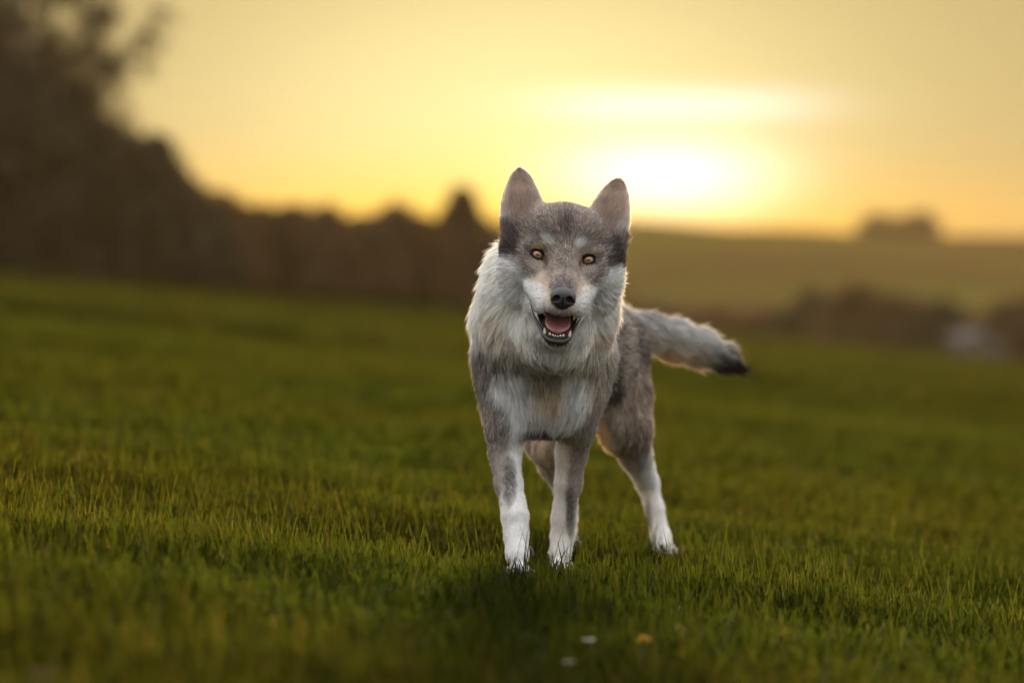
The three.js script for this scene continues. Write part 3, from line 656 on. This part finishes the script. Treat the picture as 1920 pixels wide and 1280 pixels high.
tooth(-20.5, -155, 66, 2.9, 14, 7, 0); tooth(27, -155, 66, 2.9, 14, -7, 0);
tooth(-25, -112, 66, 2.4, -6, 4, 0); tooth(33, -112, 68, 2.6, -9, -4, 0);
// lips: dark wet edge from the corners of the mouth round the lower jaw
{
  const curve = (pts) => new THREE.CatmullRomCurve3(pts.map((p) => HD(...p)));
  const taper = (pts, rad, seg, mat, name) => { // tube whose radius follows rad(t)
    const c = curve(pts), fr = c.computeFrenetFrames(seg, false), pos = [], idx = [], NV = 10;
    for (let i = 0; i <= seg; i++) { const p = c.getPointAt(i / seg), rr = rad(i / seg) / 1000; for (let j = 0; j < NV; j++) { const a = j / NV * 6.2832; const v = p.clone().addScaledVector(fr.normals[i], Math.cos(a) * rr).addScaledVector(fr.binormals[i], Math.sin(a) * rr); pos.push(v.x, v.y, v.z); if (i) { const q = i * NV + j, b = i * NV + (j + 1) % NV; idx.push(q - NV, b - NV, q, b - NV, b, q); } } }
    return mesh(name, geom(pos, idx), mat, dog);
  };
  taper(LIP, (t) => 0.7 + 4.8 * Math.sin(t * Math.PI) ** 2.4, 90, darkSkin, 'lower_lip');
  taper([[-59, -78, 14], [-55, -94, 26], [-46, -110, 48], [-31, -115, 70]], (t) => 0.7 + 0.6 * t, 24, darkSkin, 'upper_lip');
  taper([[56, -84, 14], [55, -96, 26], [50, -110, 48], [39, -115, 70]], (t) => 0.7 + 0.6 * t, 24, darkSkin, 'upper_lip');
}
// whiskers
{
  const r = rng(91), wm = M(0.30, 0.27, 0.25, { roughness: 0.5 });
  for (const s of [-1, 1]) for (let i = 0; i < 9; i++) {
    const row = i % 3, a0 = HD(6 + s * (26 + 5 * (i / 3 | 0) + r() * 3), -86 - row * 7 - r() * 3, 84 - 12 * (i / 3 | 0)), l = 0.034 + 0.026 * r(), dn = -0.25 - 0.35 * r();
    const dirW = V(0, 0, 0).addScaledVector(ex, s * 0.9).addScaledVector(ey, 0.10 - 0.14 * row).addScaledVector(ez, 0.15 - 0.3 * r()).normalize(), m1 = a0.clone().addScaledVector(dirW, l * 0.55), e1 = a0.clone().addScaledVector(dirW, l).addScaledVector(ey, dn * l * 0.6);
    mesh('whisker', new THREE.TubeGeometry(new THREE.QuadraticBezierCurve3(a0, m1, e1), 6, 0.00028, 4), wm, dog);
  }
}
// claws
const clawMat = M(0.03, 0.025, 0.022, { roughness: 0.4 });
for (const [Cw, s] of paws) for (const i of [-1.5, -0.5, 0.5, 1.5]) {
  const f = Math.abs(i) > 1 ? 0.018 : 0.026, a = Cw.clone().add(V(i * 0.0122 * s, -0.008 * s, (f + 0.006) * s)), b = a.clone().add(V(i * 0.001, -0.003, 0.009)), c = a.clone().add(V(i * 0.001, -0.010, 0.013));
  mesh('claw', new THREE.TubeGeometry(new THREE.QuadraticBezierCurve3(a, b, c), 5, 0.0022, 6), clawMat, dog);
}
mesh('dewclaw', new THREE.TubeGeometry(new THREE.QuadraticBezierCurve3(U(992, 1024, 7.655), U(999, 1030, 7.65), U(1000, 1042, 7.648)), 6, 0.0026, 6), clawMat, dog);

// ------------------------------------------------------------------ trees, hedges
const leafMat = new THREE.MeshPhysicalMaterial({ vertexColors: true, roughness: 0.9, transmission: 0.3, thickness: 0, side: THREE.DoubleSide, specularIntensity: 0.3 });
const barkMat = new THREE.MeshStandardMaterial({ color: new THREE.Color(0.055, 0.040, 0.028), roughness: 1 });
function leafClump(seed, n, spread, leaf) {
  const r = rng(seed), pos = [], idx = [], col = [];
  for (let i = 0; i < n; i++) {
    const p = V(r() - 0.5, r() - 0.5, r() - 0.5).multiplyScalar(2 * spread), a = V(r() - 0.5, r() - 0.5, r() - 0.5).normalize(), b = V(r() - 0.5, r() - 0.5, r() - 0.5).cross(a).normalize(), l = leaf * (0.6 + 0.8 * r()), w = l * 0.32, k = 0.7 + 0.6 * r(), base = pos.length / 3;
    for (const [u, v] of [[0, 0], [0.45, 1], [1, 0], [0.45, -1]]) { const q = p.clone().addScaledVector(a, u * l).addScaledVector(b, v * w); pos.push(q.x, q.y, q.z); col.push(k, k, k); }
    idx.push(base, base + 1, base + 2, base, base + 2, base + 3);
  }
  return geom(pos, idx, col);
}
const clumps = [1, 2, 3].map((s) => leafClump(500 + s, 26, 0.16, 0.085));
function limb(pos, idx, a, b, ra, rb, bow, r) {
  const mid = a.clone().lerp(b, 0.5).add(V((r() - 0.5), (r() - 0.3), (r() - 0.5)).multiplyScalar(bow)), c = new THREE.QuadraticBezierCurve3(a, mid, b), NV = 7, SEG = 7;
  for (let i = 0; i <= SEG; i++) {
    const t = i / SEG, p = c.getPoint(t), tg = c.getTangent(t), s = V(0.3, 0.1, 0.9).cross(tg).normalize(), q = tg.clone().cross(s), rr = ra + (rb - ra) * t, base = pos.length / 3;
    for (let j = 0; j < NV; j++) { const an = j / NV * 6.2832, v = p.clone().addScaledVector(s, Math.cos(an) * rr).addScaledVector(q, Math.sin(an) * rr); pos.push(v.x, v.y, v.z); if (i) { const k = base + j, k2 = base + (j + 1) % NV; idx.push(k - NV, k2 - NV, k, k2 - NV, k2, k); } }
  }
  return c;
}
// shape(t, a): crown radius share at height share t; dens: clumps; col: leaf colour
function tree(name, label, category, group, px0, d, h, w, o) {
  const r = rng(o.seed), root = new THREE.Group(), x0 = (px0 - 960) / F * d; root.name = numbered(name); root.position.set(x0, groundY(x0, d) - 0.03, -d); scene.add(root);
  const pos = [], idx = [], tr = o.trunk || 0.05 * w + 0.03, tips = [];
  const top = V((r() - 0.5) * 0.1 * w, h * (o.lead || 0.8), (r() - 0.5) * 0.1 * w);
  const main = limb(pos, idx, V(0, -0.05, 0), top, tr, tr * 0.22, 0.08 * h, r);
  for (let i = 0; i < (o.limbs || 9); i++) {
    const t = (o.t0 || 0.12) + (0.95 - (o.t0 || 0.12)) * (i + r()) / (o.limbs || 9), a = main.getPoint(t), an = r() * 6.283, len = w * 0.5 * (0.55 + 0.5 * r()) * o.shape(Math.min(1, a.y / h + 0.1));
    const b = a.clone().add(V(Math.cos(an) * len, len * (0.35 + 0.7 * r()), Math.sin(an) * len));
    const c = limb(pos, idx, a, b, tr * 0.42 * (1 - 0.5 * t), tr * 0.1, 0.15 * len, r); tips.push(c);
    for (let k = 0; k < 3; k++) { const q = c.getPoint(0.4 + 0.55 * r()), a2 = an + (r() - 0.5) * 2.4, l2 = len * (0.3 + 0.4 * r()); tips.push(limb(pos, idx, q, q.clone().add(V(Math.cos(a2) * l2, l2 * (0.2 + 0.9 * r()), Math.sin(a2) * l2)), tr * 0.13, tr * 0.04, 0.1 * len, r)); }
  }
  mesh('trunk', geom(pos, idx), barkMat, root);
  const m4 = new THREE.Matrix4(), q = new THREE.Quaternion(), e = new THREE.Euler(), c = new THREE.Color(), N = o.leaves, im = new THREE.InstancedMesh(clumps[o.seed % 3], leafMat, N);
  for (let i = 0; i < N; i++) {
    let x, y, z;
    if (o.onTips && r() < o.onTips) { const p = tips[Math.floor(r() * tips.length)].getPoint(0.35 + 0.65 * r()); x = p.x + (r() - 0.5) * 0.35; y = p.y + (r() - 0.5) * 0.35; z = p.z + (r() - 0.5) * 0.35; }
    else for (let k = 0; k < 12; k++) {
      const t = (o.low || 0.02) + (1 - (o.low || 0.02)) * r(), an = r() * 6.283, lump = 1 + 0.28 * n3(Math.cos(an) * 1.3 + o.seed, t * 3.5, Math.sin(an) * 1.3), rr = Math.sqrt(r()) * w * 0.5 * o.shape(t) * lump;
      x = Math.cos(an) * rr; z = Math.sin(an) * rr; y = t * h * (0.94 + 0.10 * n3(x * 1.2, o.seed, z * 1.2));
      if (n3(x * 1.5 + o.seed, y * 1.5, z * 1.5) > (o.gap ?? -0.45)) break;
    }
    const s = (o.size || 1) * (0.7 + 0.7 * r()); e.set(r() * 6, r() * 6, r() * 6); q.setFromEuler(e); m4.compose(V(x, Math.max(0.05, y), z), q, V(s, s, s)); im.setMatrixAt(i, m4);
    const k = 0.7 + 0.6 * r(); c.setRGB(o.col[0] * k, o.col[1] * k, o.col[2] * k); im.setColorAt(i, c);
  }
  im.name = 'crown'; im.userData.kind = 'stuff'; im.castShadow = im.receiveShadow = true; root.add(im);
  return tag(root, label, category, group);
}
const round = (t) => Math.sqrt(Math.max(0, 1 - (2 * t - 0.85) ** 2 / 1.35)), cone = (t) => Math.max(0.03, 1 - t) * 0.98, dome = (t) => Math.sqrt(Math.max(0, 1 - t ** 2.2));
const OLIVE = [0.060, 0.048, 0.016], BROWN = [0.095, 0.056, 0.020], RUST = [0.115, 0.062, 0.020], DARK = [0.050, 0.040, 0.018];
tree('broadleaf_tree', 'tall thin crowned tree with sky showing between its branches', 'tree', null, 50, 62, 6.6, 4.2, { seed: 21, shape: (t) => (t < 0.35 ? 0.8 : 0.9 * round(t * 0.8 + 0.1)), leaves: 1700, limbs: 44, t0: 0.3, lead: 0.95, col: DARK, onTips: 0.85, size: 0.85, trunk: 0.13, low: 0.3 });
const BUSH = 'bushes of the tall hedge below the thin crowned tree';
[[-60, 62, 3.5, 2.3, 31], [30, 60, 3.3, 2.2, 32], [120, 62, 3.2, 2.0, 33], [205, 64, 2.75, 1.9, 34], [285, 66, 2.45, 1.7, 35], [350, 68, 1.9, 1.6, 36]].forEach(([x, d, h, w, seed]) =>
  tree('hedge_bush', 'dark tall bush of the hedge below the thin crowned tree', 'bush', BUSH, x, d, h, w, { seed, shape: dome, leaves: 1500, col: DARK, limbs: 8, gap: -0.7 }));
[[415, 70, 1.55, 1.6, 41], [480, 71, 1.5, 1.5, 42], [545, 71, 1.62, 1.5, 43], [612, 72, 1.6, 1.4, 44], [672, 73, 1.55, 1.5, 45], [735, 75, 1.95, 1.7, 46], [800, 75, 1.75, 1.5, 47], [920, 76, 1.6, 1.7, 49], [985, 78, 1.5, 1.7, 50], [1060, 80, 1.4, 1.8, 51]].forEach(([x, d, h, w, seed], i) =>
  tree('hedge_bush', 'low brown bush of the hedge running up to the conifer', 'bush', 'bushes of the low brown hedge', x, d, h, w, { seed, shape: dome, leaves: 1100, col: i % 3 ? BROWN : RUST, limbs: 7, gap: -0.7 }));
tree('conifer_tree', 'pointed conifer rising above the brown hedge', 'tree', null, 866, 76, 2.5, 3.3, { seed: 48, trunk: 0.08, shape: cone, leaves: 3600, col: BROWN, limbs: 16, lead: 0.97, size: 0.8, gap: -0.8 });
[[1135, 92, 1.2, 2.4, 61], [1230, 95, 1.15, 2.6, 62], [1330, 97, 1.2, 2.6, 63], [1430, 97, 1.3, 2.4, 64], [1520, 96, 1.7, 2.3, 65], [1605, 94, 1.9, 2.2, 66], [1690, 93, 1.8, 2.2, 67], [1770, 92, 1.5, 2.0, 68], [1905, 90, 1.7, 2.2, 70], [1980, 90, 1.9, 2.2, 71]].forEach(([x, d, h, w, seed], i) =>
  tree('hedge_bush', 'rounded brown bush of the hedge across the valley side', 'bush', 'bushes of the hedge at the low end of the field', x, d, h, w, { seed, shape: dome, leaves: 1000, col: i % 3 === 1 ? OLIVE : BROWN, limbs: 7, gap: -0.7, size: 1.2 }));
[[1645, 395, 2.0, 3.6, 81], [1690, 396, 1.7, 4.2, 82], [1728, 394, 2.1, 3.4, 83]].forEach(([x, d, h, w, seed]) =>
  tree('hilltop_tree', 'dark tree of the small copse on the ridge', 'tree', 'trees of the copse on the ridge', x, d, h, w, { seed, shape: dome, leaves: 700, col: DARK, limbs: 7, gap: -0.8, size: 3 }));

// ------------------------------------------------------------------ shed below the field
{
  const d = 87, x = (1832 - 960) / F * d, shed = new THREE.Group(); shed.name = 'field_shed'; shed.position.set(x, groundY(x, d) - 0.02, -d); shed.scale.setScalar(0.68); shed.rotation.y = 0.35; scene.add(shed);
  tag(shed, 'small pale field shed with a low pitched roof among the bushes', 'shed');
  const wallM = new THREE.MeshStandardMaterial({ color: new THREE.Color(0.085, 0.07, 0.055), roughness: 0.9 }), roofM = new THREE.MeshStandardMaterial({ color: new THREE.Color(0.06, 0.05, 0.042), roughness: 0.9 }), dk = new THREE.MeshStandardMaterial({ color: new THREE.Color(0.06, 0.05, 0.045), roughness: 0.9 });
  const s = new THREE.Shape([[-0.7, 0], [0.7, 0], [0.7, 1.0], [0, 1.28], [-0.7, 1.0]].map(([a, b]) => new THREE.Vector2(a, b)));
  const wg = new THREE.ExtrudeGeometry(s, { depth: 1.6, bevelEnabled: false }); wg.translate(0, 0, -0.8); mesh('wall', wg, wallM, shed);
  for (const q of [-1, 1]) { const g = new THREE.BoxGeometry(0.92, 0.05, 1.9); const m = mesh('roof', g, roofM, shed); m.position.set(q * 0.4, 1.175, 0); m.rotation.z = -q * Math.atan(0.28 / 0.7); }
  const door = mesh('door', new THREE.BoxGeometry(0.4, 0.72, 0.04), dk, shed); door.position.set(0.3, 0.36, 0.815);
}

// ------------------------------------------------------------------ flowers and fallen leaves in the turf
const stemMat = M(0.06, 0.09, 0.02, { roughness: 0.8 }), petalMat = M(0.62, 0.60, 0.57, { roughness: 0.8 }), discMat = M(0.6, 0.38, 0.03, { roughness: 0.9 }), dandMat = M(0.50, 0.28, 0.012, { roughness: 0.9 });
function onTurf(px0, py0) { // where the sight line meets the turf
  let d = 7; for (let i = 0; i < 30; i++) { const x = (px0 - 960) / F * d; d = F * (EYE - groundY(x, d) - 0.045) / (py0 - 540); } return [(px0 - 960) / F * d, d];
}
function daisy(px0, py0, s, label) {
  const [x, d] = onTurf(px0, py0), root = new THREE.Group(); root.name = numbered('daisy'); root.position.set(x, groundY(x, d), -d); scene.add(root); root.rotation.y = px0;
  const h = 0.052; mesh('stem', new THREE.TubeGeometry(new THREE.QuadraticBezierCurve3(V(0, -0.005, 0), V(0.004, h * 0.6, 0), V(0.002, h, 0.003)), 8, 0.0011, 6), stemMat, root);
  const dg = new THREE.SphereGeometry(0.0042 * s, 12, 8); dg.scale(1, 0.6, 1); mesh('disc', dg, discMat, root).position.set(0.002, h + 0.001, 0.003);
  const pg = new THREE.SphereGeometry(1, 8, 6); pg.scale(0.0048 * s, 0.0006, 0.0016 * s);
  for (let i = 0; i < 18; i++) { const a = i / 18 * 6.283, m = mesh('petal', pg, petalMat, root); m.position.set(0.002 + Math.cos(a) * 0.0078 * s, h + 0.0015, 0.003 + Math.sin(a) * 0.0078 * s); m.rotation.set(0, -a, 0.25); }
  tag(root, label, 'flower', 'daisies in the turf');
}
daisy(1105, 1210, 0.75, 'white daisy in the turf, the one beside the dandelion');
daisy(1063, 1252, 0.7, 'white daisy in the turf, the one far from the dandelion');
{
  const [x, d] = onTurf(1206, 1203), root = new THREE.Group(); root.name = 'dandelion'; root.position.set(x, groundY(x, d), -d); scene.add(root);
  mesh('stem', new THREE.TubeGeometry(new THREE.QuadraticBezierCurve3(V(0, -0.005, 0), V(-0.003, 0.03, 0), V(0.002, 0.045, 0)), 8, 0.0016, 6), stemMat, root);
  const pg = new THREE.SphereGeometry(1, 6, 5); pg.scale(0.0068, 0.0007, 0.0013);
  for (let k = 0; k < 3; k++) for (let i = 0; i < 16; i++) { const a = i / 16 * 6.283 + k * 0.2, m = mesh('petal', pg, dandMat, root), q = 0.0075 - k * 0.002; m.position.set(0.002 + Math.cos(a) * q, 0.046 + k * 0.0018, Math.sin(a) * q); m.rotation.set(0, -a, 0.15 + 0.3 * k); }
  tag(root, 'yellow dandelion flower in the turf', 'flower');
}
const dryMat = [[0.20, 0.085, 0.03], [0.15, 0.05, 0.025]].map((c) => new THREE.MeshStandardMaterial({ color: new THREE.Color(...c), roughness: 0.9, side: THREE.DoubleSide }));
function fallenLeaf(px0, py0, s, mi, label, seed) {
  const [x, d] = onTurf(px0, py0), r = rng(seed), pos = [], idx = [], NU = 10;
  for (let i = 0; i <= NU; i++) { const t = i / NU, w = Math.sin(Math.PI * t ** 0.8) * 0.42 * (0.85 + 0.3 * r()); for (const q of [-1, 0, 1]) pos.push((t - 0.5) * s, Math.abs(q) * w * s * 0.45 + 0.25 * s * (t - 0.5) ** 2 + 0.03 * s * r(), q * w * s); if (i) { const b = i * 3; for (const k of [0, 1]) idx.push(b - 3 + k, b - 2 + k, b + k, b - 2 + k, b + 1 + k, b + k); } }
  const m = mesh(numbered('fallen_leaf'), geom(pos, idx), dryMat[mi]); m.position.set(x, groundY(x, d) + 0.03, -d); m.rotation.set(0.5, seed, 0.2);
  tag(m, label, 'leaf', 'fallen leaves on the turf');
}
fallenLeaf(1272, 1168, 0.034, 0, 'curled orange brown leaf lying in the turf past the dandelion', 3);
fallenLeaf(84, 1250, 0.05, 1, 'reddish brown leaf lying alone in the turf away from the dog', 5);

shade(dog);
scene.fog = new THREE.FogExp2(new THREE.Color(1, 0.70, 0.34), 0.00022);   // thin evening haze over the fields
renderer.render(scene, camera);
